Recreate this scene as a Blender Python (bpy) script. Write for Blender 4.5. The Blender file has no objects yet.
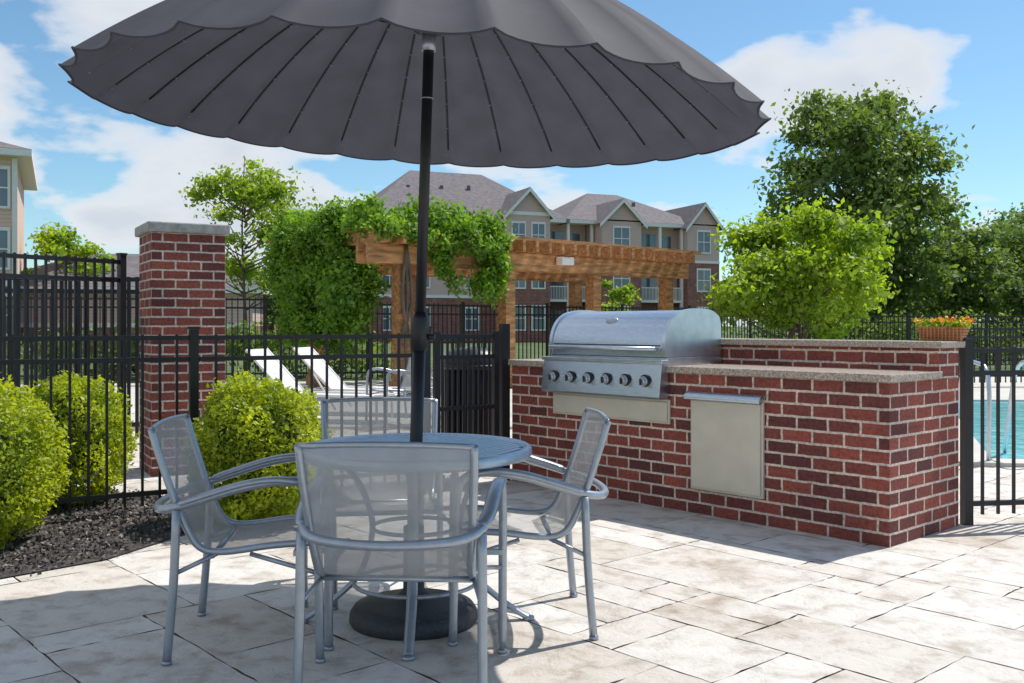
import bpy, math, random
import numpy as np
from mathutils import Vector, Matrix
random.seed(7)
R=math.radians
scene=bpy.context.scene
scene.view_settings.view_transform='Standard'
try: scene.view_settings.look='None'
except Exception: pass

# ------------------------------------------------------------ materials
def newmat(name):
    m=bpy.data.materials.new(name); m.use_nodes=True
    nt=m.node_tree; b=nt.nodes['Principled BSDF']
    return m,nt,b
def N(nt,t,**k):
    n=nt.nodes.new(t)
    for a,v in k.items():
        if a in n.inputs: n.inputs[a].default_value=v
        else: setattr(n,a,v)
    return n
def ramp(nt,stops):
    r=nt.nodes.new('ShaderNodeValToRGB'); e=r.color_ramp.elements
    while len(e)<len(stops): e.new(0.5)
    for i,(p,c) in enumerate(stops):
        e[i].position=p; e[i].color=(c[0],c[1],c[2],1) if hasattr(c,'__len__') else (c,c,c,1)
    return r
def simple(name,col,rough=.5,metal=0.,nscale=8.,var=.25,bump=.0,bscale=None,coat=0.,stretch=None):
    m,nt,b=newmat(name); L=nt.links.new
    tc=N(nt,'ShaderNodeTexCoord'); src=tc.outputs['Object']
    if stretch:
        mp=N(nt,'ShaderNodeMapping'); mp.inputs['Scale'].default_value=stretch; L(src,mp.inputs['Vector']); src=mp.outputs['Vector']
    n=N(nt,'ShaderNodeTexNoise'); n.inputs['Scale'].default_value=nscale; n.inputs['Detail'].default_value=5; L(src,n.inputs['Vector'])
    c0=tuple(c*(1-var) for c in col); c1=tuple(min(1,c*(1+var)) for c in col)
    r=ramp(nt,[(.3,c0),(.7,c1)]); L(n.outputs['Fac'],r.inputs['Fac']); L(r.outputs['Color'],b.inputs['Base Color'])
    b.inputs['Roughness'].default_value=rough; b.inputs['Metallic'].default_value=metal
    if coat: b.inputs['Coat Weight'].default_value=coat
    if bump:
        n2=N(nt,'ShaderNodeTexNoise'); n2.inputs['Scale'].default_value=bscale or nscale*4; n2.inputs['Detail'].default_value=6; L(src,n2.inputs['Vector'])
        bp=N(nt,'ShaderNodeBump'); bp.inputs['Strength'].default_value=bump; bp.inputs['Distance'].default_value=.02
        L(n2.outputs['Fac'],bp.inputs['Height']); L(bp.outputs['Normal'],b.inputs['Normal'])
    return m
def brickmat(name,c1,c2,mort,bw=.205,rh=.077,ms=.006,bump=.6,far=False):
    m,nt,b=newmat(name); L=nt.links.new
    uv=N(nt,'ShaderNodeTexCoord').outputs['UV']
    nz=N(nt,'ShaderNodeTexNoise'); nz.inputs['Scale'].default_value=14; nz.inputs['Detail'].default_value=4; L(uv,nz.inputs['Vector'])
    mixv=N(nt,'ShaderNodeMix',data_type='VECTOR'); 
    mixv.inputs[0].default_value=.010; L(uv,mixv.inputs[4]); L(nz.outputs['Color'],mixv.inputs[5])
    br=N(nt,'ShaderNodeTexBrick'); L(mixv.outputs[1],br.inputs['Vector'])
    br.inputs['Scale'].default_value=1; br.inputs['Brick Width'].default_value=bw; br.inputs['Row Height'].default_value=rh
    br.inputs['Mortar Size'].default_value=ms; br.inputs['Mortar Smooth'].default_value=.25; br.inputs['Bias'].default_value=0
    br.inputs['Color1'].default_value=(*c1,1); br.inputs['Color2'].default_value=(*c2,1); br.inputs['Mortar'].default_value=(*mort,1)
    n2=N(nt,'ShaderNodeTexNoise'); n2.inputs['Scale'].default_value=45; n2.inputs['Detail'].default_value=8; n2.inputs['Roughness'].default_value=.65; L(uv,n2.inputs['Vector'])
    r2=ramp(nt,[(.28,.45),(.5,.95),(.75,1.4)]); L(n2.outputs['Fac'],r2.inputs['Fac'])
    n3=N(nt,'ShaderNodeTexNoise'); n3.inputs['Scale'].default_value=2.2; n3.inputs['Detail'].default_value=4; L(uv,n3.inputs['Vector'])
    r3=ramp(nt,[(.3,(.72,.72,.76)),(.7,(1.2,1.16,1.12))]); L(n3.outputs['Fac'],r3.inputs['Fac'])
    mu=N(nt,'ShaderNodeMix',data_type='RGBA',blend_type='MULTIPLY'); mu.inputs[0].default_value=1
    L(br.outputs['Color'],mu.inputs[6]); L(r2.outputs['Color'],mu.inputs[7])
    mu2=N(nt,'ShaderNodeMix',data_type='RGBA',blend_type='MULTIPLY'); mu2.inputs[0].default_value=1
    L(mu.outputs[2],mu2.inputs[6]); L(r3.outputs['Color'],mu2.inputs[7]); L(mu2.outputs[2],b.inputs['Base Color'])
    b.inputs['Roughness'].default_value=.85
    inv=N(nt,'ShaderNodeMath',operation='SUBTRACT'); inv.inputs[0].default_value=1; L(br.outputs['Fac'],inv.inputs[1])
    ad=N(nt,'ShaderNodeMath',operation='MULTIPLY_ADD'); L(n2.outputs['Fac'],ad.inputs[0]); ad.inputs[1].default_value=.35; L(inv.outputs[0],ad.inputs[2])
    bp=N(nt,'ShaderNodeBump'); bp.inputs['Strength'].default_value=bump; bp.inputs['Distance'].default_value=.006
    L(ad.outputs[0],bp.inputs['Height']); L(bp.outputs['Normal'],b.inputs['Normal'])
    return m
def leafmat(name,cA,cB,trans=.4,rough=.55):
    m,nt,b=newmat(name); L=nt.links.new
    at=N(nt,'ShaderNodeAttribute'); at.attribute_name='rnd'
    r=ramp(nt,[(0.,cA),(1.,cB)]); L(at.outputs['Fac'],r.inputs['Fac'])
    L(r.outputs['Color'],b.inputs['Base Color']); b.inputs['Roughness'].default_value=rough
    tr=N(nt,'ShaderNodeBsdfTranslucent')
    hs=N(nt,'ShaderNodeMix',data_type='RGBA',blend_type='MULTIPLY'); hs.inputs[0].default_value=1
    hs.inputs[7].default_value=(1.6,1.6,.5,1); L(r.outputs['Color'],hs.inputs[6]); L(hs.outputs[2],tr.inputs['Color'])
    mx=N(nt,'ShaderNodeMixShader'); mx.inputs[0].default_value=trans
    L(b.outputs[0],mx.inputs[1]); L(tr.outputs[0],mx.inputs[2]); L(mx.outputs[0],nt.nodes['Material Output'].inputs['Surface'])
    return m
def attrmat(name,stops,rough,bs,bd,stain=None):
    m,nt,b=newmat(name); L=nt.links.new
    at=N(nt,'ShaderNodeAttribute'); at.attribute_name='rnd'
    r=ramp(nt,stops); L(at.outputs['Fac'],r.inputs['Fac'])
    tc=N(nt,'ShaderNodeTexCoord')
    n1=N(nt,'ShaderNodeTexNoise'); n1.inputs['Scale'].default_value=1.5; n1.inputs['Detail'].default_value=10; n1.inputs['Roughness'].default_value=.72; L(tc.outputs['Object'],n1.inputs['Vector'])
    r1=ramp(nt,[(.34,(.78,.71,.64)),(.48,(1,.99,.98)),(.75,(1.06,1.06,1.06))]); L(n1.outputs['Fac'],r1.inputs['Fac'])
    mu=N(nt,'ShaderNodeMix',data_type='RGBA',blend_type='MULTIPLY'); mu.inputs[0].default_value=1
    L(r.outputs['Color'],mu.inputs[6]); L(r1.outputs['Color'],mu.inputs[7])
    n2=N(nt,'ShaderNodeTexNoise'); n2.inputs['Scale'].default_value=bs; n2.inputs['Detail'].default_value=12; n2.inputs['Roughness'].default_value=.70; n2.inputs['Distortion'].default_value=.3; L(tc.outputs['Object'],n2.inputs['Vector'])
    r2=ramp(nt,[(.36,(.74,.70,.66)),(.5,(1.0,1.0,1.0)),(.7,(1.05,1.05,1.05))]); L(n2.outputs['Fac'],r2.inputs['Fac'])
    mu2=N(nt,'ShaderNodeMix',data_type='RGBA',blend_type='MULTIPLY'); mu2.inputs[0].default_value=1
    L(mu.outputs[2],mu2.inputs[6]); L(r2.outputs['Color'],mu2.inputs[7]); L(mu2.outputs[2],b.inputs['Base Color'])
    bp=N(nt,'ShaderNodeBump'); bp.inputs['Strength'].default_value=.9; bp.inputs['Distance'].default_value=bd
    L(n2.outputs['Fac'],bp.inputs['Height']); L(bp.outputs['Normal'],b.inputs['Normal'])
    b.inputs['Roughness'].default_value=rough
    return m

M_brick=brickmat('red_brick',(.35,.088,.060),(.12,.036,.034),(.70,.58,.49),ms=.0082)
M_brickfar=brickmat('red_brick_far',(.32,.10,.075),(.22,.07,.06),(.42,.36,.32),bw=.3,rh=.1,ms=.008,bump=.2)
M_stone=simple('granite_counter',(.40,.33,.27),.28,0,90,.6,.1,200)
M_cap=simple('cap_stone',(.38,.36,.34),.8,0,20,.25,.3,60)
M_black=simple('black_powdercoat',(.016,.017,.021),.4,.2,20,.2)
M_alu=simple('painted_aluminium',(.36,.40,.45),.33,.6,30,.08,.05,200)
M_top=simple('table_top_sky_tint',(.38,.50,.62),.3,.35,25,.08)  # blue of the sky reflection is painted into this base colour
M_steel=simple('brushed_steel',(.52,.60,.69),.25,1.,30,.10,.12,60,stretch=(.6,12,12))  # steel base tinted blue to carry the reflected sky
M_steel_end=simple('steel_side',(.55,.61,.68),.34,1.,12,.1,.05,80)
M_panel=simple('bisque_steel_panel',(.62,.58,.49),.42,.25,6,.07)
M_dark=simple('dark_plastic',(.02,.02,.022),.5,0,10,.2)
M_base=simple('cast_base_paint',(.035,.04,.048),.5,0,60,.3,.3,150)
M_wood=simple('cedar_wood',(.42,.20,.075),.65,0,3,.5,.3,20,stretch=(1,6,6))
M_white=simple('white_paint',(.82,.79,.77),.5,0,5,.04)
M_glass=simple('window_glass',(.10,.14,.18),.08,.0,.5,.4)
M_glass.node_tree.nodes['Principled BSDF'].inputs['Specular IOR Level'].default_value=1.
M_roof=simple('asphalt_shingles',(.15,.135,.145),.9,0,3,.25,.5,8)
M_conc=simple('concrete_deck',(.52,.50,.46),.85,0,1.2,.12,.3,30)
M_joint=simple('paving_joint',(.20,.145,.105),.95,0,6,.35)
M_grass=simple('lawn',(.07,.11,.03),.9,0,.8,.4,.5,12)
M_mulch=simple('dark_mulch',(.07,.063,.058),.95,0,40,.6,.8,90)
M_terra=simple('terracotta',(.50,.21,.09),.75,0,20,.2)
M_bark=simple('bark',(.13,.095,.07),.9,0,12,.35,.8,30,stretch=(1,1,.25))
M_paving=attrmat('stamped_paving',[(0,(.57,.53,.475)),(.5,(.64,.61,.57)),(1,(.68,.665,.635))],.7,6,.030)
M_chips=attrmat('gravel_chips',[(0,(.04,.036,.033)),(.7,(.14,.125,.115)),(1,(.32,.29,.27))],.9,20,.01)
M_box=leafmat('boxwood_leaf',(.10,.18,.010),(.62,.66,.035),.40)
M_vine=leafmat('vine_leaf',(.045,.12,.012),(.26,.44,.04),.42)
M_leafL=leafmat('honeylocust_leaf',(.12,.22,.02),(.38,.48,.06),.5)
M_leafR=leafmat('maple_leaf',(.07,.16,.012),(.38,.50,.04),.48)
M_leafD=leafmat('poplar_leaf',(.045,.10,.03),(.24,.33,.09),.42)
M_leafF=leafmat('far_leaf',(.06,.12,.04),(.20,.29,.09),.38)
M_flower=leafmat('petals',(.75,.05,.04),(.85,.60,.05),.2)
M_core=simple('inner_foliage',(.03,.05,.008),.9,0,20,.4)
def siding(name,col):
    m,nt,b=newmat(name); L=nt.links.new
    uv=N(nt,'ShaderNodeTexCoord').outputs['UV']; sp=N(nt,'ShaderNodeSeparateXYZ'); L(uv,sp.inputs[0])
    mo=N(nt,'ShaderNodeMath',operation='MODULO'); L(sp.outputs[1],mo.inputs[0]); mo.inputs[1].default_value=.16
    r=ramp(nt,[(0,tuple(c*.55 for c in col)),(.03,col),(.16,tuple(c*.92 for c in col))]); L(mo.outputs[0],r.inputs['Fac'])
    L(r.outputs['Color'],b.inputs['Base Color']); b.inputs['Roughness'].default_value=.7
    return m
M_sid=siding('tan_grey_siding',(.66,.47,.43)); M_sid2=siding('tan_siding',(.76,.52,.42))
def fabric(name,col,tr,alpha=0.,rough=.8):
    m,nt,b=newmat(name); L=nt.links.new
    tc=N(nt,'ShaderNodeTexCoord'); n=N(nt,'ShaderNodeTexNoise'); n.inputs['Scale'].default_value=6; n.inputs['Detail'].default_value=6; L(tc.outputs['Object'],n.inputs['Vector'])
    r=ramp(nt,[(.3,tuple(c*.86 for c in col)),(.7,tuple(c*1.12 for c in col))]); L(n.outputs['Fac'],r.inputs['Fac']); L(r.outputs['Color'],b.inputs['Base Color'])
    b.inputs['Roughness'].default_value=rough
    w=N(nt,'ShaderNodeTexNoise'); w.inputs['Scale'].default_value=250; L(tc.outputs['Object'],w.inputs['Vector'])
    bp=N(nt,'ShaderNodeBump'); bp.inputs['Strength'].default_value=.25; bp.inputs['Distance'].default_value=.003; L(w.outputs['Fac'],bp.inputs['Height']); L(bp.outputs['Normal'],b.inputs['Normal'])
    t=N(nt,'ShaderNodeBsdfTranslucent'); L(r.outputs['Color'],t.inputs['Color'])
    mx=N(nt,'ShaderNodeMixShader'); mx.inputs[0].default_value=tr; L(b.outputs[0],mx.inputs[1]); L(t.outputs[0],mx.inputs[2])
    out=mx.outputs[0]
    if alpha:
        tp=N(nt,'ShaderNodeBsdfTransparent'); m2=N(nt,'ShaderNodeMixShader'); m2.inputs[0].default_value=alpha
        L(out,m2.inputs[1]); L(tp.outputs[0],m2.inputs[2]); out=m2.outputs[0]
    L(out,nt.nodes['Material Output'].inputs['Surface']); return m
M_fab=fabric('slate_canvas',(.070,.071,.090),.28)
M_sling=fabric('mesh_sling',(.47,.47,.47),.3,.28)
M_slingw=fabric('white_sling',(.78,.78,.77),.3)
M_water,nt,b=newmat('pool_water'); b.inputs['Roughness'].default_value=.06
tc=N(nt,'ShaderNodeTexCoord'); nn=N(nt,'ShaderNodeTexNoise'); nn.inputs['Scale'].default_value=3; nn.inputs['Detail'].default_value=4
nt.links.new(tc.outputs['Object'],nn.inputs['Vector']); bp=N(nt,'ShaderNodeBump'); bp.inputs['Strength'].default_value=.3; bp.inputs['Distance'].default_value=.05
nt.links.new(nn.outputs['Fac'],bp.inputs['Height']); nt.links.new(bp.outputs['Normal'],b.inputs['Normal'])
rr=ramp(nt,[(.35,(.16,.58,.65)),(.65,(.34,.73,.78))]); nt.links.new(nn.outputs['Fac'],rr.inputs['Fac']); nt.links.new(rr.outputs['Color'],b.inputs['Base Color'])

# ------------------------------------------------------------ mesh tools
def empty(name,loc=(0,0,0),rot=0.):
    e=bpy.data.objects.new(name,None); e.location=loc; e.rotation_euler=(0,0,rot); e.empty_display_size=.2
    scene.collection.objects.link(e); return e
class MB:
    def __init__(s): s.v=[];s.f=[];s.uv=[];s.m=[];s.sm=[]
    def face(s,pts,m=0,uv=None,smooth=False):
        i=len(s.v); s.v+= [tuple(p) for p in pts]; s.f.append(tuple(range(i,i+len(pts)))); s.m.append(m); s.sm.append(smooth)
        if uv is None:
            p=[Vector(q) for q in pts]; n=Vector((0,0,0))
            for k in range(1,len(p)-1): n+=(p[k]-p[0]).cross(p[k+1]-p[0])
            if n.length<1e-12: n=Vector((0,0,1))
            n.normalize()
            if abs(n.z)>.8: uv=[(q.x,q.y) for q in p]
            else:
                h=Vector((-n.y,n.x,0)).normalized(); w=n.cross(h)
                uv=[(q.dot(h)+(n.x*7.13),q.z if abs(n.z)<.3 else q.dot(w)) for q in p]
        s.uv+=list(uv)
    def box(s,c,d,m=0,rot=None):
        x,y,z=d[0]/2,d[1]/2,d[2]/2; c=Vector(c)
        P=[Vector((a*x,b_*y,e*z)) for e in(-1,1) for b_ in(-1,1) for a in(-1,1)]
        if rot is not None: P=[rot@p for p in P]
        P=[p+c for p in P]
        for q in((0,2,3,1),(4,5,7,6),(0,1,5,4),(2,6,7,3),(0,4,6,2),(1,3,7,5)): s.face([P[k] for k in q],m)
    def box2(s,a,b,m=0): s.box([(a[i]+b[i])/2 for i in range(3)],[abs(b[i]-a[i]) for i in range(3)],m)
    def tube(s,pts,r,n=10,m=0,sq=1.,cap=True):
        pts=[Vector(p) for p in pts]; K=len(pts); rs=r if hasattr(r,'__len__') else [r]*K
        T=[]
        for i in range(K): T.append((pts[min(i+1,K-1)]-pts[max(i-1,0)]).normalized())
        a=Vector((0,0,1)) if abs(T[0].z)<.9 else Vector((1,0,0))
        nrm=T[0].cross(a).normalized(); base=len(s.v)
        for i in range(K):
            nrm=(nrm-T[i]*nrm.dot(T[i])).normalized(); bn=T[i].cross(nrm)
            for k in range(n):
                t=2*math.pi*k/n; s.v.append(tuple(pts[i]+nrm*math.cos(t)*rs[i]+bn*math.sin(t)*rs[i]*sq))
        for i in range(K-1):
            for k in range(n):
                k2=(k+1)%n; s.f.append((base+i*n+k,base+i*n+k2,base+(i+1)*n+k2,base+(i+1)*n+k)); s.m.append(m); s.sm.append(True); s.uv+=[(k/n,i),(k/n+.1,i),(k/n+.1,i+1),(k/n,i+1)]
        if cap:
            for q in(tuple(base+k for k in range(n))[::-1],tuple(base+(K-1)*n+k for k in range(n))):
                s.f.append(q); s.m.append(m); s.sm.append(False); s.uv+=[(0,0)]*n
    def lathe(s,prof,n=32,c=(0,0,0),m=0,smooth=True):
        base=len(s.v)
        for r,z in prof:
            for k in range(n):
                t=2*math.pi*k/n; s.v.append((c[0]+r*math.cos(t),c[1]+r*math.sin(t),c[2]+z))
        for i in range(len(prof)-1):
            for k in range(n):
                k2=(k+1)%n; s.f.append((base+i*n+k,base+i*n+k2,base+(i+1)*n+k2,base+(i+1)*n+k)); s.m.append(m); s.sm.append(smooth); s.uv+=[(0,0)]*4
    def grid(s,rows,m=0,smooth=True):
        base=len(s.v); w=len(rows[0])
        for r in rows: s.v+=[tuple(p) for p in r]
        for i in range(len(rows)-1):
            for k in range(w-1):
                s.f.append((base+i*w+k,base+i*w+k+1,base+(i+1)*w+k+1,base+(i+1)*w+k)); s.m.append(m); s.sm.append(smooth); s.uv+=[(0,0)]*4
    def mesh(s,name,mats):
        me=bpy.data.meshes.new(name); me.from_pydata(s.v,[],s.f)
        for x in mats: me.materials.append(x)
        me.polygons.foreach_set('material_index',s.m); me.polygons.foreach_set('use_smooth',s.sm)
        u=me.uv_layers.new(name='UVMap'); u.data.foreach_set('uv',np.array(s.uv,dtype=np.float32).ravel()); me.update(); return me
    def build(s,name,mats,parent=None,bevel=0,loc=None,rot=0):
        o=bpy.data.objects.new(name,s.mesh(name,mats)); scene.collection.objects.link(o)
        if parent: o.parent=parent
        if loc: o.location=loc
        if rot: o.rotation_euler=(0,0,rot)
        if bevel:
            w=o.modifiers.new('weld','WELD'); w.merge_threshold=.0002
            md=o.modifiers.new('bevel','BEVEL'); md.width=bevel; md.segments=2; md.limit_method='ANGLE'
        return o
def crom(P,k=6):
    P=[Vector(p) for p in P]; Q=[P[0]*2-P[1]]+P+[P[-1]*2-P[-2]]; out=[]
    for i in range(1,len(Q)-2):
        for j in range(k):
            t=j/k; a,b,c,d=Q[i-1],Q[i],Q[i+1],Q[i+2]
            out.append(.5*((2*b)+(c-a)*t+(2*a-5*b+4*c-d)*t*t+(3*b-a-3*c+d)*t**3))
    out.append(P[-1]); return out
rng=np.random.default_rng(11)
def leafmesh(name,C,rnd,size,mat,parent=None,aspect=.6,outn=None,flat=0.,loc=None):
    n=len(C); d=rng.normal(size=(n,3)); 
    if outn is not None: d=d*.75+outn
    d/=np.linalg.norm(d,axis=1)[:,None]
    t=rng.normal(size=(n,3)); t-=d*(t*d).sum(1)[:,None]; t/=np.linalg.norm(t,axis=1)[:,None]
    s=np.cross(d,t); L=size*rng.uniform(.6,1.35,n)[:,None]; W=L*aspect
    V=np.stack([C-t*L*.5,C+s*W*.5-d*L*.08,C+t*L*.5,C-s*W*.5-d*L*.08],1).reshape(-1,3)
    me=bpy.data.meshes.new(name); me.vertices.add(4*n); me.vertices.foreach_set('co',V.astype(np.float32).ravel())
    me.loops.add(4*n); me.loops.foreach_set('vertex_index',np.arange(4*n,dtype=np.int32))
    me.polygons.add(n); me.polygons.foreach_set('loop_start',np.arange(0,4*n,4,dtype=np.int32)); me.polygons.foreach_set('loop_total',np.full(n,4,dtype=np.int32))
    a=me.attributes.new('rnd','FLOAT','FACE'); a.data.foreach_set('value',np.clip(rnd,0,1).astype(np.float32))
    me.materials.append(mat); me.update(calc_edges=True); me.validate()
    o=bpy.data.objects.new(name,me); scene.collection.objects.link(o)
    if parent: o.parent=parent
    if loc: o.location=loc
    return o
def clumpleaves(clumps,n,spread=.18):
    w=np.array([ (c[3]*c[4]*c[5])**(2/3) for c in clumps]); w/=w.sum(); out=[];rn=[];on=[]
    for c,k in zip(clumps,(w*n).astype(int)):
        d=rng.normal(size=(k,3)); d/=np.linalg.norm(d,axis=1)[:,None]
        rad=rng.uniform(0,1,k)**.45*(1+spread*rng.normal(size=k))
        p=d*rad[:,None]*np.array(c[3:6])+np.array(c[0:3]); out.append(p); on.append(d*rad[:,None])
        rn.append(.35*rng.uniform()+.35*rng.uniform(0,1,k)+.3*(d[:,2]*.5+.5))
    return np.concatenate(out),np.concatenate(rn),np.concatenate(on)
def tree(name,x,y,h,th,rx,rz,nc,cr,nl,ls,mat,trunk_r=.12,seed=1,top=0.,spread=.25,shell=.5,twigs=False):
    rs=np.random.default_rng(seed); e=empty(name,(x,y,0)); cz=h-rz; cl=[]
    tb=MB(); 
    mid=[(0,0,0),(rs.normal()*.05,rs.normal()*.05,th*.5),(rs.normal()*.1,rs.normal()*.1,th),(rs.normal()*.15,0,th+(h-th)*.5),(0,0,h*.93)]
    tb.tube(crom(mid,4),[trunk_r*(1-.9*i/16) for i in range(17)],8)
    lobes=rs.normal(size=(9,3)); lobes/=np.linalg.norm(lobes,axis=1)[:,None]
    for i in range(nc):
        d=rs.normal(size=3); d/=np.linalg.norm(d); rad=rs.uniform(.15,1)**shell
        rad*=.78+.32*max(0,(lobes@d).max()-.4)/.6
        zz=d[2]*rad; wd=1-top*(zz*.5+.5)
        p=np.array([d[0]*rad*rx*wd,d[1]*rad*rx*wd,cz+zz*rz]); c=cr*rs.choice([.45,.65,.9,1.3])
        cl.append((p[0],p[1],p[2],c*rs.uniform(.8,1.3),c*rs.uniform(.8,1.3),c*.65))
        if i%2==0 or twigs:
            st=Vector((0,0,max(th*.7,min(p[2]-rx*.4,h*.85)))); en=Vector(p)
            tb.tube(crom([st,st.lerp(en,.5)+Vector((0,0,-.05*rx)),en],3),[trunk_r*.35*(1-.8*k/6) for k in range(7)],5)
    tb.build('trunk_and_limbs',[M_bark],e)
    C,rn,on=clumpleaves(cl,nl,spread); up=np.array([0,0,.4])
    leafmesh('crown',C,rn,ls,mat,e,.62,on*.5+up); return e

# ------------------------------------------------------------ camera
cam=bpy.data.cameras.new('Camera'); co=bpy.data.objects.new('Camera',cam); scene.collection.objects.link(co)
co.location=(0,0,1.25); co.rotation_euler=(R(90),0,0); cam.lens=34.1; cam.sensor_width=36; cam.shift_y=-.0161; cam.clip_end=3000; scene.camera=co
# ------------------------------------------------------------ light
EL=58; S=Vector((.82,.57,0)).normalized()*math.cos(R(EL)); S.z=math.sin(R(EL))
sl=bpy.data.lights.new('sun','SUN'); so=bpy.data.objects.new('sun',sl); scene.collection.objects.link(so)
sl.energy=5.0; sl.angle=R(.5); sl.color=(1,.95,.88); so.rotation_euler=S.to_track_quat('Z','Y').to_euler()
w=bpy.data.worlds.new('World'); scene.world=w; w.use_nodes=True; nt=w.node_tree; L=nt.links.new
bg=nt.nodes['Background']; bg.inputs['Strength'].default_value=.145
sky=nt.nodes.new('ShaderNodeTexSky'); sky.sky_type='NISHITA'; sky.sun_disc=False; sky.sun_elevation=R(EL); sky.sun_rotation=math.atan2(.82,.57); sky.dust_density=.3; sky.air_density=1.; sky.ozone_density=2.
tint=N(nt,'ShaderNodeMix',data_type='RGBA',blend_type='MULTIPLY'); tint.inputs[0].default_value=1; L(sky.outputs[0],tint.inputs[6]); tint.inputs[7].default_value=(.74,.93,.97,1)
tc=N(nt,'ShaderNodeTexCoord'); sp=N(nt,'ShaderNodeSeparateXYZ'); L(tc.outputs['Generated'],sp.inputs[0])
az=N(nt,'ShaderNodeMath',operation='ADD'); L(sp.outputs[2],az.inputs[0]); az.inputs[1].default_value=.36
mxz=N(nt,'ShaderNodeMath',operation='MAXIMUM'); L(az.outputs[0],mxz.inputs[0]); mxz.inputs[1].default_value=.05
dx=N(nt,'ShaderNodeMath',operation='DIVIDE'); L(sp.outputs[0],dx.inputs[0]); L(mxz.outputs[0],dx.inputs[1])
dy=N(nt,'ShaderNodeMath',operation='DIVIDE'); L(sp.outputs[1],dy.inputs[0]); L(mxz.outputs[0],dy.inputs[1])
cb=N(nt,'ShaderNodeCombineXYZ'); L(dx.outputs[0],cb.inputs[0]); L(dy.outputs[0],cb.inputs[1]); cb.inputs[2].default_value=5.2
cn=N(nt,'ShaderNodeTexNoise'); cn.inputs['Scale'].default_value=2.7; cn.inputs['Detail'].default_value=12; cn.inputs['Roughness'].default_value=.5; cn.inputs['Distortion'].default_value=.1; L(cb.outputs[0],cn.inputs['Vector'])
bi=N(nt,'ShaderNodeMath',operation='MULTIPLY_ADD'); L(sp.outputs[0],bi.inputs[0]); bi.inputs[1].default_value=-.10; L(cn.outputs['Fac'],bi.inputs[2])
cr=ramp(nt,[(.495,0),(.53,.65),(.585,1)]); L(bi.outputs[0],cr.inputs['Fac'])
mm=N(nt,'ShaderNodeMath',operation='MULTIPLY'); L(cr.outputs['Color'],mm.inputs[0]); mm.inputs[1].default_value=.92
ccol=ramp(nt,[(.52,(.97,.98,1.0)),(.70,(.74,.79,.87))]); L(bi.outputs[0],ccol.inputs['Fac'])
csc=N(nt,'ShaderNodeVectorMath',operation='SCALE'); L(ccol.outputs['Color'],csc.inputs[0]); csc.inputs['Scale'].default_value=6.2
mx=N(nt,'ShaderNodeMix',data_type='RGBA'); L(mm.outputs[0],mx.inputs[0]); L(tint.outputs[2],mx.inputs[6]); L(csc.outputs[0],mx.inputs[7])
L(mx.outputs[2],bg.inputs['Color'])

# ------------------------------------------------------------ ground
g=MB(); g.face([(-900,-900,-.04),(900,-900,-.04),(900,900,-.04),(-900,900,-.04)]); g.build('lawn_ground',[M_grass])
g=MB(); g.face([(-14,-4,-.02),(22,-4,-.02),(22,27,-.02),(-14,20,-.02)]); g.build('concrete_pool_deck',[M_conc])
g=MB(); g.face([(-7,-3,-.007),(9,-3,-.007),(9,12,-.007),(-7,12,-.007)]); g.build('paving_joint_bed',[M_joint])
U=Vector((.668,-.744,0)); V=Vector((.744,.668,0)); ANG=math.atan2(-.744,.668)
cs=.235; n0=106; occ=set(); sv=[];sr=[]
for i in range(n0):
    for j in range(n0):
        if (i,j) in occ: continue
        a,b2=random.choice([(1,1),(2,1),(1,2),(2,2),(3,2),(2,3),(3,2),(3,3),(4,2),(2,4),(4,3)])
        while a>1 and any((i+k,j) in occ for k in range(a)): a-=1
        while b2>1 and any((i+p,j+q) in occ for p in range(a) for q in range(b2)): b2-=1
        for p in range(a):
            for q in range(b2): occ.add((i+p,j+q))
        x0,x1,y0,y1=i*cs-12,(i+a)*cs-12,j*cs-6,(j+b2)*cs-6
        cpt=U*((x0+x1)/2)+V*((y0+y1)/2)+Vector((0,4,0))
        if not(-6.5<cpt.x<8.5 and -2.5<cpt.y<11.5): continue
        gp=.0032; x0+=gp;x1-=gp;y0+=gp;y1-=gp
        js=lambda:random.uniform(-.005,.005)
        P=[]
        for (ax,ay),(bx,by) in zip([(x0,y0),(x1,y0),(x1,y1),(x0,y1)],[(x1,y0),(x1,y1),(x0,y1),(x0,y0)]):
            for k in range(8):
                t=k/8; P.append(U*(ax+(bx-ax)*t+js())+V*(ay+(by-ay)*t+js())+Vector((0,4,0)))
        sv.append(P); sr.append(random.random())
mb=MB()
for P in sv: mb.face(P)
o=mb.build('stamped_stone_paving',[M_paving]); at=o.data.attributes.new('rnd','FLOAT','FACE'); at.data.foreach_set('value',np.array(sr,dtype=np.float32))
bed=[(-6.5,3.3),(-3.4,4.35),(-2.55,4.72),(-2.15,5.15),(-1.9,5.9),(-1.35,6.5),(-.3,7.45),(-.35,7.95),(-2.3,6.95),(-3.4,7.4),(-6.5,5.5)]
mb=MB(); mb.face([(x,y,.008) for x,y in bed]); mb.build('mulch_bed',[M_mulch])
pts=[]
def inside(x,y):
    c=False; n=len(bed)
    for i in range(n):
        x1,y1=bed[i];x2,y2=bed[(i+1)%n]
        if (y1>y)!=(y2>y) and x<(x2-x1)*(y-y1)/(y2-y1)+x1: c=not c
    return c
while len(pts)<14000:
    x=random.uniform(-4.2,-.3); y=random.uniform(4.2,8)
    if inside(x+random.gauss(0,.035),y+random.gauss(0,.035)): pts.append((x,y,random.uniform(.01,.03)))
leafmesh('gravel_mulch',np.array(pts),rng.uniform(0,1,len(pts))**1.4,.024,M_chips,None,.8,np.array([[0,0,.9]]*len(pts)))
pool=empty('swimming_pool'); pc=[(4.15,8.7),(11,8.1),(17,15.6),(6.9,15.9)]
mb=MB(); mb.face([(x,y,.012) for x,y in pc]); mb.build('water',[M_water],pool)
mb=MB()
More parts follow.
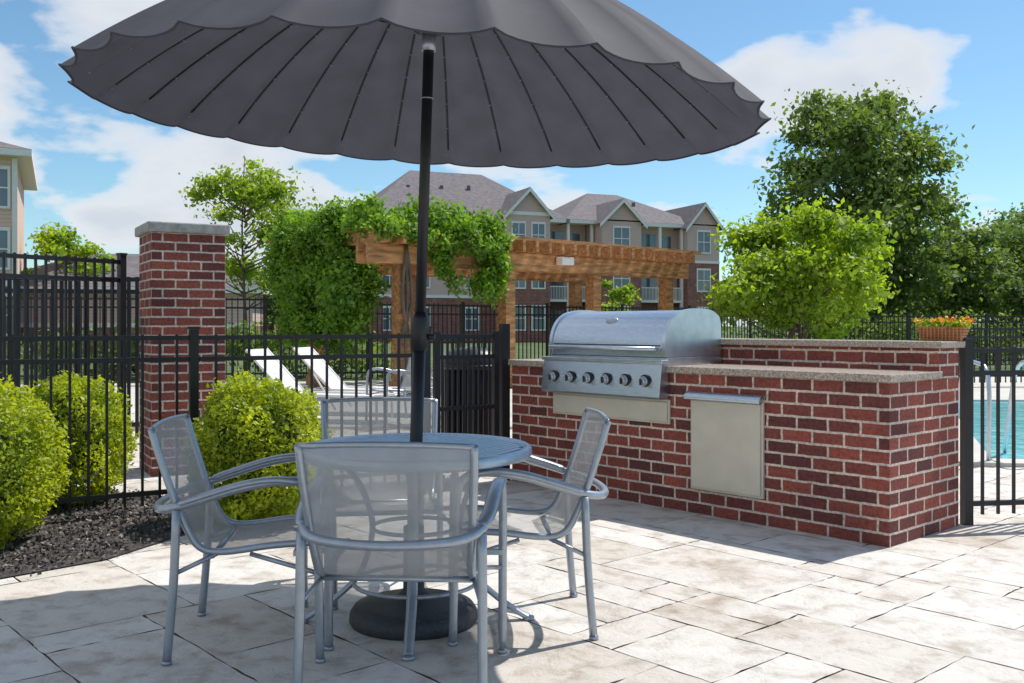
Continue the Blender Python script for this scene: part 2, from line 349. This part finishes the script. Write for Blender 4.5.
for i in range(4):
    a=Vector((*pc[i],0)); b2=Vector((*pc[(i+1)%4],0)); d=(b2-a).normalized(); m_=(a+b2)/2
    mb.box((m_.x,m_.y,.01+.002*i),((b2-a).length+.3,.3,.05),0,Matrix.Rotation(math.atan2(d.y,d.x),3,'Z'))
mb.build('coping',[M_conc],pool)
mb=MB(); e=empty('pool_handrail',(4.25,8.75,0))
for dx_ in(0,.5): mb.tube(crom([(dx_,-.1,0),(dx_,-.1,.75),(dx_,.1,.9),(dx_,.4,.8),(dx_,.6,.02)],5),.02,8)
mb.build('rail_tubes',[M_steel_end],e)

# ------------------------------------------------------------ fences
def fence(name,p0,p1,H,rails,sp=.11,post=2.4,pw=.016,rw=.03,ends=(1,1),gap=0.06):
    p0=Vector((*p0,0));p1=Vector((*p1,0)); d=p1-p0; Ln=d.length; rot=math.atan2(d.y,d.x); e=empty(name,p0,rot); mb=MB()
    n=max(1,round(Ln/post)); 
    for i in range(n+1):
        if (i==0 and not ends[0]) or (i==n and not ends[1]): continue
        x=Ln*i/n; mb.box2((x-.028,-.028,-.03),(x+.028,.028,H+.03)); mb.box2((x-.034,-.034,H+.031),(x+.034,.034,H+.05))
    for z in rails: mb.box2((0,-rw/2,z-rw/2),(Ln,rw/2,z+rw/2))
    k=int(Ln/sp)
    for i in range(1,k): 
        x=Ln*i/k; mb.box2((x-pw/2,-pw/2,gap),(x+pw/2,pw/2,H-.002))
    mb.build('rails_pickets_posts',[M_black],e); return e
fence('black_metal_fence',(-4.22,5.33),(-2.15,6.55),1.19,[1.165,1.02,.14],.108,2.5)
fence('black_metal_fence',(-2.12,6.57),(-.66,7.43),1.19,[1.165,1.02,.14],.108,2.5,ends=(0,1))
e=empty('fence_gate',(-.60,7.47,0),R(32)); mb=MB()
mb.box2((0,-.022,.05),(.045,.022,1.2));mb.box2((.60,-.03,-.02),(.67,.03,1.26)); mb.box2((.53,-.022,.05),(.575,.022,1.2))
for z in(1.16,1.0,.6,.12): mb.box2((.045,-.015,z-.015),(.53,.015,z+.015))
for i in range(10): mb.box2((.062+i*.047,-.008,.1),(.078+i*.047,.008,1.15))
mb.build('gate_leaf',[M_black],e)
e=empty('trash_receptacle',(-.35,8.7,0)); mb=MB(); mb.lathe([(0,.02),(.24,.02),(.25,.05),(.25,.86),(.23,.88)],24)
for i in range(28):
    a=2*math.pi*i/28; mb.box((.268*math.cos(a),.268*math.sin(a),.47),(.012,.03,.84),0,Matrix.Rotation(a,3,'Z'))
for z in(.08,.88): mb.lathe([(.262,z-.02),(.285,z-.02),(.285,z+.02),(.262,z+.02),(.262,z-.02)],28)
mb.lathe([(.27,.90),(.27,.95),(.2,1.03),(.09,1.05),(.085,1.0)],24); mb.build('slatted_body_and_lid',[M_black],e)
fence('black_metal_fence',(2.85,6.08),(5.3,6.45),1.115,[1.09,.95,.13],.105,2.4)
fence('tall_metal_fence',(-3.42,8.5),(-5.4,5.7),1.83,[1.8,1.64,.2],.085,1.9,.018,.035)
fence('tall_metal_fence',(-3.5,10.4),(-9,8.7),1.76,[1.73,1.6,.2],.08,2.2,.036,.045)
fence('tall_metal_fence',(-14,19.),(-3.2,21.5),1.85,[1.8,1.62,.2],.12,2.4,.022,.04)
fence('tall_metal_fence',(-3.2,21.5),(7,28.5),1.75,[1.7,1.5,.2],.12,2.4,.022,.04)
fence('tall_metal_fence',(7,28.5),(26,29.5),1.55,[1.5,1.33,.2],.12,2.4,.024,.04)
fence('tall_metal_fence',(9,20),(19,20.5),1.2,[1.17,1.0,.2],.11,2.4,.02,.04)

# ------------------------------------------------------------ brick pillar
e=empty('brick_pillar',(-2.86,8.4,0),R(30)); mb=MB(); mb.box2((-.3,-.3,0),(.3,.3,2.02)); mb.build('shaft',[M_brick],e,.004)
mb=MB(); mb.box2((-.335,-.335,2.021),(.335,.335,2.105)); mb.build('cap',[M_cap],e,.012)

# ------------------------------------------------------------ grill island
LI=3.17
isl=empty('brick_grill_island',(0,7.8,0),ANG)
mb=MB(); mb.box2((0,0,0),(LI,.89,.925)); mb.build('brick_body',[M_brick],isl,.004)
mb=MB(); mb.box2((1.15,.62,.926),(LI,.89,1.108)); mb.build('brick_ledge',[M_brick],isl,.004)
mb=MB(); mb.box2((-.025,-.03,.927),(LI+.025,.617,.972)); mb.box2((-.025,.6175,.927),(1.147,.91,.972)); mb.build('counter_slab',[M_stone],isl,.006)
mb=MB(); mb.box2((1.12,.59,1.109),(LI+.03,.92,1.15)); mb.build('ledge_cap',[M_stone],isl,.006)
mb=MB(); mb.box2((1.80,-.022,.165),(2.36,-.002,.80)); mb.box2((1.815,-.034,.18),(2.345,-.0225,.765)); mb.build('access_door',[M_panel],isl,.004)
mb=MB()
mb.grid([[(x,y,z) for x in(1.79,2.37)] for y,z in((-.002,.815),(-.05,.81),(-.078,.79),(-.08,.765),(-.07,.755),(-.036,.768))],0)
for x in(1.79,2.37): mb.face([(x,-.002,.815),(x,-.05,.81),(x,-.078,.79),(x,-.08,.765),(x,-.07,.755),(x,-.036,.768)])
mb.build('door_handle',[M_steel],isl)
gr=empty('stainless_gas_grill',(0,7.8,0),ANG)
x0,x1=.47,1.60
prof=[(-.03,1.03),(-.035,1.10),(-.02,1.18),(.02,1.255),(.085,1.31),(.17,1.34),(.30,1.355),(.44,1.35),(.53,1.32),(.58,1.26),(.59,1.03)]
prof=[(p.x,p.y) for p in crom([(a,b_,0) for a,b_ in prof],4)]
mb=MB(); mb.grid([[(x,y,z) for x in(x0+.03,x1-.03)] for y,z in prof]); mb.build('hood_shell',[M_steel],gr)
for xa,xb in((x0,x0+.03),(x1-.03,x1)):
    mb=MB(); P2=[(y*1.02-.004,z+(.012 if z>1.05 else 0)) for y,z in prof]
    mb.grid([[(x,y,z) for x in(xa,xb)] for y,z in P2])
    mb.face([(xa,y,z) for y,z in P2]); mb.face([(xb,y,z) for y,z in P2][::-1]); mb.build('hood_end_cap',[M_steel_end],gr)
mb=MB(); mb.box2((x0,-.02,.974),(x1,.6,1.028)); mb.box2((x0-.02,-.10,.985),(x1+.02,-.021,1.012)); mb.build('firebox_rim',[M_steel_end],gr,.004)
mb=MB(); mb.tube([(x0+.05,-.085,1.085),(x1-.05,-.085,1.085)],.014,12)
for x in(x0+.08,x1-.08): mb.tube([(x,-.085,1.085),(x,-.03,1.085)],.012,8)
mb.build('hood_handle',[M_steel_end],gr)
mb=MB(); mb.box2((x0+.05,-.041,1.105),(x1-.05,-.037,1.112),0); mb.build('hood_seam',[M_dark],gr)
mb=MB(); A=[(-.004,.745),(-.10,.745),(-.115,.76),(-.085,.984),(-.004,.984)]
mb.face([(x0-.01,y,z) for y,z in A][::-1]); mb.face([(x1+.01,y,z) for y,z in A])
for i in range(5):
    a=A[i];b2=A[(i+1)%5]; mb.face([(x0-.01,*a),(x1+.01,*a),(x1+.01,*b2),(x0-.01,*b2)])
mb.build('control_panel',[M_steel],gr)
kd=Vector((0,-.99,-.13)).normalized(); mb=MB(); mb2=MB(); mb3=MB()
for i in range(6):
    x=x0+.12+i*(x1-x0-.24)/5; c=Vector((x,-.102,.87))
    mb2.tube([c,c+kd*.012],.042,20,0); mb.tube([c+kd*.0125,c+kd*.03],.034,20); mb.tube([c+kd*.03,c+kd*.05],[.026,.022],16); mb3.box(c+kd*.055,(.008,.012,.045))
mb.build('knobs',[M_steel_end],gr); mb2.build('knob_bezels',[M_dark],gr); mb3.build('knob_grips',[M_dark],gr)
mb=MB(); mb.lathe([(0.001,0),(.05,0),(.055,-.006)],24,(0,0,0)); o=mb.build('badge',[M_alu],gr); o.scale=(1,.6,1); o.location=((x0+x1)/2,.042,1.288); o.rotation_euler=(R(48),0,0)
mb=MB(); mb.box2((x0+.02,-.02,.575),(x1+.02,-.003,.743)); mb.box2((x0+.035,-.032,.59),(x1+.005,-.0205,.725)); mb.build('drip_panel',[M_panel],gr,.004)
pe=empty('flower_planter',(2.73,6.14,1.151),ANG+.2); mb=MB()
for i in range(5):
    z0=i*.018; wv=.24+.012*i; mb.box((0,0,z0+.009),(wv,.12+.006*i,.0165))
for i in range(12): mb.box((-.12+i*.0218,-.078,.045),(.008,.006,.09))
mb.build('terracotta_basket',[M_terra],pe,.003)
n=700; C=np.stack([rng.uniform(-.15,.15,n),rng.uniform(-.08,.08,n),.085+abs(rng.normal(0,.02,n))],1); leafmesh('plant_leaves',C,rng.uniform(0,1,n),.03,M_leafR,pe)
n=130; C=np.stack([rng.uniform(-.16,.16,n),rng.uniform(-.09,.09,n),.11+abs(rng.normal(0,.02,n))],1); leafmesh('blossoms',C,rng.uniform(0,1,n),.022,M_flower,pe,1.)

# ------------------------------------------------------------ patio chair
def chair_meshes():
    fr=MB()
    loop=[(-.335,.285,0),(-.335,.28,.3),(-.337,.27,.57),(-.335,.235,.655),(-.33,.15,.672),(-.325,0,.65),(-.315,-.15,.605),(-.29,-.25,.575),(-.23,-.315,.56),(-.12,-.35,.553),(0,-.36,.55)]
    full=loop+[(-x,y,z) for x,y,z in loop[::-1][1:]]
    fr.tube(crom(full,5),.0165,10)
    for s in(-1,1):
        fr.tube(crom([(s*.335,.225,.668),(s*.330,.12,.678),(s*.325,0,.662),(s*.316,-.15,.617),(s*.295,-.235,.588)],5),[.012]+[.026]*19+[.012],8,0,.5)
        fr.tube(crom([(s*.30,-.24,.568),(s*.302,-.25,.3),(s*.304,-.275,0)],4),.0165,10)
        fr.tube(crom([(s*.255,.265,.405),(s*.255,.25,.425),(s*.255,.1,.42),(s*.255,-.08,.40),(s*.258,-.165,.42),(s*.264,-.215,.50),(s*.272,-.26,.62),(s*.28,-.305,.76),(s*.284,-.335,.865)],5),.014,8)
        fr.box((s*.297,.2,.405),(.085,.026,.018)); fr.tube([(s*.332,.275,.33),(s*.258,.02,.39)],.009,6)
        fr.tube([(s*.302,-.252,.33),(s*.256,-.10,.395)],.009,6)
        for y in(.285,-.275): fr.tube([(s*(.335 if y>0 else .304),y,-.0),(s*(.335 if y>0 else .304),y,.015)],.019,8)
    fr.tube([(-.255,.262,.402),(.255,.262,.402)],.011,8); fr.tube([(-.255,-.12,.385),(.255,-.12,.385)],.011,8)
    fr.tube(crom([(-.284,-.335,.862),(-.14,-.345,.868),(0,-.35,.87),(.14,-.345,.868),(.284,-.335,.862)],4),.010,8)
    sl=MB(); rows=[]; ctr=crom([(0,.262,.408),(0,.25,.424),(0,.1,.412),(0,-.08,.392),(0,-.17,.415),(0,-.222,.505),(0,-.268,.625),(0,-.315,.765),(0,-.343,.866)],5)
    K=len(ctr)
    for i,c in enumerate(ctr):
        hw=.255+.029*max(0,(i/(K-1)-.4)/.6); row=[]
        for k in range(11):
            t=-1+2*k/10; sag=(1-t*t)*.018
            if i/(K-1)<.45: row.append((hw*t,c.y,c.z+.008-sag))
            else: row.append((hw*t,c.y-sag+.012,c.z))
        rows.append(row)
    sl.grid(rows)
    return fr.mesh('chair_frame',[M_alu]),sl.mesh('chair_sling',[M_sling])
CF,CSL=chair_meshes()
def chair(x,y,rot,name='patio_armchair'):
    e=empty(name,(x,y,0),rot)
    for nme,me in(('frame',CF),('sling',CSL)):
        o=bpy.data.objects.new(nme,me); o.parent=e; scene.collection.objects.link(o)
chair(-.385,3.43,R(-3)); chair(-1.03,3.90,R(-84)); chair(.03,4.14,R(94)); chair(-.63,4.63,R(-172))
chair(-1.5,12.6,R(120)); chair(-.9,13.6,R(160)); chair(-1.0,12.2,R(60)); chair(2.0,24.5,R(200)); chair(3.0,24.9,R(150))

# ------------------------------------------------------------ table
TX,TY=-.405,4.1
t=empty('round_patio_table',(TX,TY,0)); RT=.485
mb=MB(); mb.lathe([(RT-.035,.735),(RT-.02,.742),(RT-.006,.742),(RT+.004,.734),(RT+.005,.705),(RT-.005,.698),(RT-.03,.70),(RT-.035,.735)],64)
mb.lathe([(.03,.736),(.05,.739),(.06,.737),(.06,.72),(.03,.72),(.03,.736)],24)
mb.build('rim',[M_top],t)
mb=MB(); yy=-RT+.03; wS=.026
while yy<RT-.03:
    a=yy;b2=yy+wS; h=lambda q: math.sqrt(max(0,(RT-.03)**2-q*q))
    xs=min(h(a),h(b2))
    segs=[(-xs,xs)]
    if abs((a+b2)/2)<.05: segs=[(-xs,-.05),(.05,xs)]
    for s0,s1 in segs:
        if s1-s0>.05: mb.box2((s0,a,.727),(s1,b2,.736))
    yy+=wS+.009
o=mb.build('top_slats',[M_top],t,.0015); o.rotation_euler=(0,0,R(62))
mb=MB()
for k in range(4):
    a=R(-88+90*k); ca,sa=math.cos(a),math.sin(a)
    pr=[(.475,.012),(.44,.03),(.34,.10),(.24,.20),(.19,.34),(.19,.45),(.25,.6),(.36,.70),(.44,.715)]
    mb.tube(crom([(r*ca,r*sa,z) for r,z in pr],5),.021,10,0,.6)
    mb.tube([(.475*ca,.475*sa,0),(.475*ca,.475*sa,.014)],.026,10)
    mb.box((.24*ca,.24*sa,.715),(.42,.03,.016),0,Matrix.Rotation(a,3,'Z'))
for z,r in((.40,.185),(.17,.26)): mb.tube([(r*math.cos(R(i*10)),r*math.sin(R(i*10)),z) for i in range(37)],.009,8)
mb.build('legs',[M_alu],t)

# ------------------------------------------------------------ umbrella
um=empty('patio_umbrella',(0,0,0))
mb=MB(); mb.lathe([(.0,.0),(.262,.0),(.27,.012),(.268,.045),(.25,.07),(.2,.085),(.09,.10),(.06,.12),(.045,.14),(.043,.40),(.0,.40)],48,(TX-.01,TY,0)); mb.build('weighted_base',[M_base],um)
pb=Vector((TX-.022,TY+.012,.1)); ax=(Vector((-.347,4.07,2.5))-Vector((-.406,4.1,.74))); ax/=ax.z
at_=lambda z: pb+ax*(z-.1)
mb=MB(); mb.tube([at_(.1),at_(1.28)],.027,20); mb.tube([at_(1.28),at_(2.72)],.0225,20); mb.tube([at_(1.14),at_(1.145),at_(1.28),at_(1.30)],[.028,.037,.037,.026],20)
mb.tube([at_(1.2)+Vector((.03,0,0)),at_(1.2)+Vector((.065,-.01,0))],.012,10)
mb.build('pole',[M_black],um)
mb=MB(); mb.tube([at_(2.40),at_(2.47)],.030,20,1); mb.tube([at_(2.47),at_(2.475),at_(2.495),at_(2.50)],[.03,.056,.056,.04],24,0); mb.tube([at_(2.2),at_(2.205)],.026,16,1)
mb.build('runner_hub',[M_black,M_alu],um)
cpy=empty('canopy',at_(2.13)); cpy.parent=um; cpy.rotation_euler=(R(1.4),R(3.0),0)
RR=1.40; HH=.65; NP=28
def dome(r): return HH*(1-(r/RR)**1.8)
mb=MB(); nr=24; ns=8; rows=[]
for i in range(nr+1):
    f=(i/nr)**.9; row=[]
    for k in range(NP*ns+1):
        ph=(k%ns)/ns; th=2*math.pi*k/(NP*ns); sg=(4*ph*(1-ph))**.8
        r=max(.02,RR*f*(1-.028*sg*f**3)); row.append((r*math.cos(th),r*math.sin(th),dome(r)-.052*sg*f))
    rows.append(row)
mb.grid(rows)
mb.build('fabric',[M_fab],cpy)
mb=MB(); last=[(p[0],p[1],p[2]+.001) for p in rows[-1]]; mb.tube(last,.0045,5,0,1.,False); mb.build('hem',[M_fab],cpy)
mb=MB(); mb2=MB()
for k in range(NP):
    th=2*math.pi*k/NP; c,s=math.cos(th),math.sin(th)
    P=[(r*c,r*s,dome(r)-.010) for r in [.03+ (RR-.02)*j/14 for j in range(15)] if r<RR+.01]
    mb.tube(P,.0048,5)
    for j in range(4,19,2):
        r=RR*j/19; mb2.box((r*c,r*s,dome(r)-.0168),(.009,.009,.005))
    mb.tube([(.06*c,.06*s,.37),(.55*c,.55*s,dome(.55)-.015)],.003,5)
mb.build('ribs',[M_black],cpy); mb2.build('rib_clips',[M_alu],cpy)
mb=MB(); mb.lathe([(0.0,HH+.08),(.02,HH+.07),(.03,HH+.04),(.022,HH+.02),(.09,HH+.005),(.085,HH-.02)],20); mb.build('finial',[M_black],cpy)

# ------------------------------------------------------------ boxwoods
def boxwood(x,y,r,h,seed,n=18000):
    e=empty('boxwood_shrub',(x,y,0)); rs=np.random.default_rng(seed)
    d=rs.normal(size=(n,3)); d/=np.linalg.norm(d,axis=1)[:,None]
    sup=(np.abs(d)**2.7).sum(1)**(-1/2.7)
    cen=rs.normal(size=(110,3)); cen/=np.linalg.norm(cen,axis=1)[:,None]; amp=rs.uniform(.1,1,110)
    big=rs.normal(size=(9,3)); big/=np.linalg.norm(big,axis=1)[:,None]
    dot=d@cen.T; idx=dot.argmax(1); near=np.clip((dot.max(1)-.95)/.05,0,1); bumpv=near*amp[idx]
    bb=np.clip(((d@big.T).max(1)-.55)/.45,0,1)
    rad=sup*(.76+.13*bb+.21*bumpv)*(1-.22*rs.uniform(0,1,n)**1.6)+rs.normal(0,.025,n)+.12*(rs.uniform(0,1,n)>.95)*rs.uniform(0,1,n)
    C=d*rad[:,None]*np.array([r,r,h/2*1.06]); C[:,2]+=h/2*.98; ok=C[:,2]>.0
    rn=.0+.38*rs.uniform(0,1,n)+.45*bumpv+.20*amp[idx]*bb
    C,rn,dn=C[ok],rn[ok],d[ok]
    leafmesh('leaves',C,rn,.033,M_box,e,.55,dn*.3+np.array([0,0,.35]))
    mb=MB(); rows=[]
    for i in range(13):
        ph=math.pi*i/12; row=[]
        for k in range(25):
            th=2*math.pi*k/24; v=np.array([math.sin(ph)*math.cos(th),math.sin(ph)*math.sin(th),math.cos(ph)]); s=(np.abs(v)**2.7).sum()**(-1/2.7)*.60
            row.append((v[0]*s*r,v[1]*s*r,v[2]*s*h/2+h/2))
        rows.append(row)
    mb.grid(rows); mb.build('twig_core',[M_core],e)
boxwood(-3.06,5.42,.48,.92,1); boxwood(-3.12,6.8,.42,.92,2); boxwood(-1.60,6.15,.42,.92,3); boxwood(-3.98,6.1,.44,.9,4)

# ------------------------------------------------------------ pergola
pg=empty('wooden_pergola',(-2.23,17.7,0),math.atan2(.668,.744)); mb=MB()
for tx in(.25,2.85,5.4,7.9):
    for ty in(0,3.0):
        mb.box2((tx-.125,ty-.125,-.02),(tx+.125,ty+.125,2.66)); mb.box2((tx-.16,ty-.16,0),(tx+.16,ty+.16,.22))
for ty in(0,3.0):
    for s in(-.165,.165): mb.box2((-.6,ty+s-.035,2.36),(8.5,ty+s+.035,2.70))
x=-.45
while x<8.45:
    mb.box2((x-.035,-.6,2.702),(x+.035,3.6,2.93)); x+=.36
y=-.5
while y<3.6:
    mb.box2((-.6,y-.035,2.932),(8.55,y+.035,3.0)); y+=.34
mb.build('posts_beams_rafters',[M_wood],pg)
mb=MB(); mb.box2((4.0,-.45,2.5),(4.35,-.25,2.66)); mb.build('outdoor_speaker',[M_white],pg,.02)
vn=empty('climbing_vine',(-2.23,17.7,0),math.atan2(.668,.744)); rs=np.random.default_rng(5); cl=[]
def vc(a,b_,z,r,k=1.): 
    r*=rs.choice([.6,.85,1.2]); cl.append((a,b_,z,r,r,r*.75*k))
for i in range(110):
    a=rs.uniform(-.7,2.4); b_=rs.uniform(-.5,3.2); vc(a,b_,2.98+rs.uniform(-.1,.45)*(1 if a<1.3 else .55),.36)
for i in range(140):
    b_=rs.uniform(.5,3.1); z=rs.uniform(1.0,3.2); vc(-.42+rs.normal()*.18,b_,z,.33,1.3)
for i in range(30): vc(rs.uniform(-.5,2.2),-.55+rs.normal()*.1,rs.uniform(2.7,3.1),.26)
for i in range(30): vc(1.95+rs.normal()*.2,-.45+rs.normal()*.15,rs.uniform(1.9,3.0),.22,1.5)
for i in range(12): vc(.9+rs.normal()*.12,-.4,rs.uniform(2.0,2.7),.17,1.8)
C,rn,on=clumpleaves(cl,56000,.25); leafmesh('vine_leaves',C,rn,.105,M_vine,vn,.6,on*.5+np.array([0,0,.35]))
mb=MB()
for k in range(3): mb.tube(crom([(.2+.1*k,-.17,0),(.05+.15*k,-.22,.8),(.35-.1*k,-.19,1.7),(.2,-.24,2.7)],5),.03,6)
mb.build('vine_stems',[M_bark],vn)

# ------------------------------------------------------------ loungers
def lounger(x,y,rot):
    e=empty('chaise_lounge',(x,y,0),rot); f=MB(); s=MB()
    for q in(-.3,.3):
        f.tube([(-.05,q,.33),(1.35,q,.33)],.02,8); f.tube([(-.05,q,.33),(-.62,q,.92)],.02,8)
        for lx in(.1,1.2): f.tube([(lx,q,.33),(lx,q,0)],.018,8)
        f.tube([(-.35,q,.62),(.02,q,.05)],.014,6)
    s.grid([[(p[0],q,p[1]) for q in(-.29,0,.29)] for p in((-.62,.925),(-.34,.63),(-.05,.335),(0,.325),(.7,.315),(1.35,.335))],0,False)
    f.build('frame',[M_white],e); s.build('sling',[M_slingw],e)
lounger(-2.85,13,R(-12)); lounger(-2.45,14.0,R(-12))
e=empty('garden_hose_coil',(-4.15,7.5,1.35)); mb=MB()
for k in range(3): mb.tube([(.0+.02*k,(.2-.03*k)*math.cos(R(i*15)),(.24-.03*k)*math.sin(R(i*15))) for i in range(25)],.008,6)
mb.build('hose',[M_white],e)

# ------------------------------------------------------------ buildings
def window(mb,x,z,w=1.1,h=1.5,y=0.,two=True):
    for a,b_ in(((x-w/2-.1,z-.1),(x+w/2+.1,z)),((x-w/2-.1,z+h),(x+w/2+.1,z+h+.14)),((x-w/2-.1,z),(x-w/2,z+h)),((x+w/2,z),(x+w/2+.1,z+h)),((x-w/2,z+h/2-.03),(x+w/2,z+h/2+.03))):
        mb.box2((a[0],y-.08,a[1]),(b_[0],y-.003,b_[1]),2)
    if two: mb.box2((x-.03,y-.075,z),(x+.03,y-.004,z+h),2)
    mb.box2((x-w/2,y-.03,z),(x+w/2,y-.005,z+h),3)
def hip(mb,x0,x1,y0,y1,z0,z1,ov=.5,m=4):
    x0-=ov;x1+=ov;y0-=ov;y1+=ov; h=(y1-y0)/2; ym=(y0+y1)/2
    a,b_,c,d=(x0,y0,z0),(x1,y0,z0),(x1,y1,z0),(x0,y1,z0); e_,f_=(x0+h*.8,ym,z1),(x1-h*.8,ym,z1)
    mb.face([a,b_,f_,e_],m);mb.face([b_,c,f_],m);mb.face([c,d,e_,f_],m);mb.face([d,a,e_],m)
    mb.box2((x0,y0,z0-.28),(x1,y1,z0-.01),2)
def gable(mb,x0,x1,y0,y1,z0,z1,ov=.4):
    xm=(x0+x1)/2; mb.face([(x0,y0,z0),(x1,y0,z0),(xm,y0,z1-.15)],0)
    s=(z1-z0)/((x1-x0)/2)
    L_=(x0-ov,z0-ov*s); R_=(x1+ov,z0-ov*s)
    mb.face([(L_[0],y0-.4,L_[1]),(xm,y0-.4,z1),(xm,y1,z1),(L_[0],y1,L_[1])],4); mb.face([(xm,y0-.4,z1),(R_[0],y0-.4,R_[1]),(R_[0],y1,R_[1]),(xm,y1,z1)],4)
    for P,Q in(((L_[0],L_[1]),(xm,z1)),((xm,z1),(R_[0],R_[1]))):
        mb.face([(P[0],y0-.41,P[1]-.02),(Q[0],y0-.41,Q[1]-.02),(Q[0],y0-.41,Q[1]-.32),(P[0],y0-.41,P[1]-.32)],2)
MATS=[M_sid,M_brickfar,M_white,M_glass,M_roof,M_black]
def block(mb,x0,x1,y0,y1,ze,brick=3.2):
    mb.box2((x0,y0,0),(x1,y1,brick),1); mb.box2((x0,y0,brick+.002),(x1,y1,ze),0); mb.box2((x0-.02,y0-.04,brick-.06),(x1+.02,y0-.003,brick+.14),2)
bd=empty('apartment_building',(-10,69,0),R(22)); bd.scale=(.88,.9,1.03); mb=MB()
block(mb,0,11,0,13,9,3.2); hip(mb,0,17,0,13,9.1,13.0)
for x in(1.5,4.3,8.6):
    for z in(.9,3.9,6.9): window(mb,x,z)
block(mb,11,15,-1.8,8,9.2,6.1); gable(mb,11,15,-1.8,6,9.3,11.1)
for x in(12.1,13.9):
    for z in(.9,3.9,6.9): window(mb,x,z,1.1,1.6,-1.8)
mb.box2((10.8,-1.87,9.1),(15.2,-1.81,9.35),2)
block(mb,15.1,20,1.5,12,9)
hip(mb,17.6,31,0,13,9.1,12.0)
for z in(3.1,6.1):
    mb.box2((15.1,-.2,z-.15),(19.9,1.49,z+.02),2); mb.box2((15.1,-.2,z+.95),(19.9,-.12,z+1.02),2)
    for i in range(31): mb.box2((15.13+i*.15,-.18,z+.02),(15.17+i*.15,-.14,z+.95),2)
for x in(15.3,17.5,19.8): mb.box2((x-.12,-.22,0),(x+.12,.02,9.0),2)
for z in(.2,3.2,6.2):
    mb.box2((16,1.42,z),(17.8,1.49,z+2.1),3); mb.box2((18.3,1.42,z+.6),(19.4,1.49,z+2.),3)
block(mb,20.1,24,-1.5,8,9.,6.1); gable(mb,20.1,24,-1.5,6,9.1,10.7)
for z in(.9,3.9,6.9): window(mb,22,z,1.5,1.6,-1.5)
block(mb,24.1,31,.8,12,9.)
for z in(3.1,6.1):
    mb.box2((24.1,-.4,z-.15),(29,.79,z+.02),2); mb.box2((24.1,-.4,z+.95),(29,-.32,z+1.02),2)
    for i in range(32): mb.box2((24.13+i*.15,-.38,z+.02),(24.17+i*.15,-.34,z+.95),2)
for x in(24.3,26.6,28.9): mb.box2((x-.12,-.42,0),(x+.12,-.18,8.8),2)
for z in(.2,3.2,6.2): mb.box2((25,.72,z),(26.8,.79,z+2.1),3); mb.box2((27.3,.72,z+.6),(28.4,.79,z+2.),3)
block(mb,29.1,32.5,-1.,9,9.,6.1); gable(mb,29.1,32.5,-1.,7,9.1,10.8)
for z in(.9,3.9,6.9): window(mb,30.8,z,1.3,1.6,-1.)
for x,zt in ((4,11.5),(7,11.6),(9.5,11.7),(26,11.1)): mb.box2((x,3.5,10.2),(x+.25,3.75,zt),4)
mb.build('walls_roof_windows',MATS,bd)
bl=empty('apartment_building',(-27.6,36.4,0),R(25)); mb=MB()
block(mb,-6,8,0,10,8.3,2.9); hip(mb,-6,8,0,10,8.4,10.2,.6)
for x in(3.9,7.15):
    for z in(.9,3.6,6.1): window(mb,x,z,1.1,1.5)
mb.box2((7.86,-.06,0),(8.06,-.003,8.1),2)
mb.build('walls_roof_windows',[M_sid2]+MATS[1:],bl)
e=empty('pool_house',(-24,44,0),R(5)); mb=MB(); block(mb,0,12,0,8,2.9,1.2); hip(mb,0,12,0,8,3.,4.8); mb.build('walls_roof',MATS,e)

# ------------------------------------------------------------ trees
tree('honeylocust_tree',-6.75,24.5,5.95,1.3,1.75,2.2,46,.42,9500,.125,M_leafL,.07,seed=3,top=.3,spread=.45,shell=.45,twigs=True)
tree('honeylocust_tree',-21.3,46,5.9,1.5,2.0,2.2,26,.7,6000,.22,M_leafR,.12,seed=4)
tree('maple_tree',6.7,22.5,3.75,.9,2.25,1.5,70,.48,24000,.14,M_leafR,.12,seed=6,top=.15,spread=.33)
tree('poplar_tree',13.2,37,10.9,1.4,4.2,4.9,120,.92,34000,.23,M_leafD,.25,seed=8,top=.35,spread=.33)
tree('poplar_tree',18.6,41,5.8,1.,2.4,2.6,40,.8,11000,.22,M_leafD,.2,seed=9,top=.3)
tree('maple_tree',23.5,44,6.,1.,2.9,2.8,50,.9,13000,.24,M_leafF,.2,seed=10)
tree('maple_tree',28.5,50,7.8,1.,3.5,3.5,55,1.,13000,.26,M_leafF,.2,seed=12)
tree('maple_tree',20.5,36,4.2,.8,2.2,1.9,40,.7,10000,.2,M_leafF,.15,seed=13)
tree('maple_tree',5.2,50,3.6,.8,1.2,1.3,20,.5,3000,.2,M_leafR,.1,seed=14)
tree('maple_tree',-12,50,4.4,.8,2.2,1.8,30,.7,6000,.25,M_leafF,.15,seed=15)
cl=[]; rs=np.random.default_rng(20)
for i in range(260):
    a=rs.uniform(-95,110); cl.append((a,115+rs.uniform(-8,14),rs.uniform(.5,5.5)+ (3 if a>30 else 0)*rs.uniform(0,1),3.2,3.,2.4))
C,rn,on=clumpleaves(cl,45000); leafmesh('distant_tree_line',C,rn,.85,M_leafF,None,.7,on*.5)
cl=[]
for i in range(70): cl.append((rs.uniform(7.5,28),31.5+rs.uniform(-.5,.8),rs.uniform(.3,1.3),.7,.6,.6))
for i in range(50): cl.append((rs.uniform(-16,-3),23.5+rs.uniform(-.5,.8),rs.uniform(.2,.9),.6,.5,.5))
C,rn,on=clumpleaves(cl,24000); leafmesh('hedge',C,rn,.14,M_leafD,None,.6,on*.5)
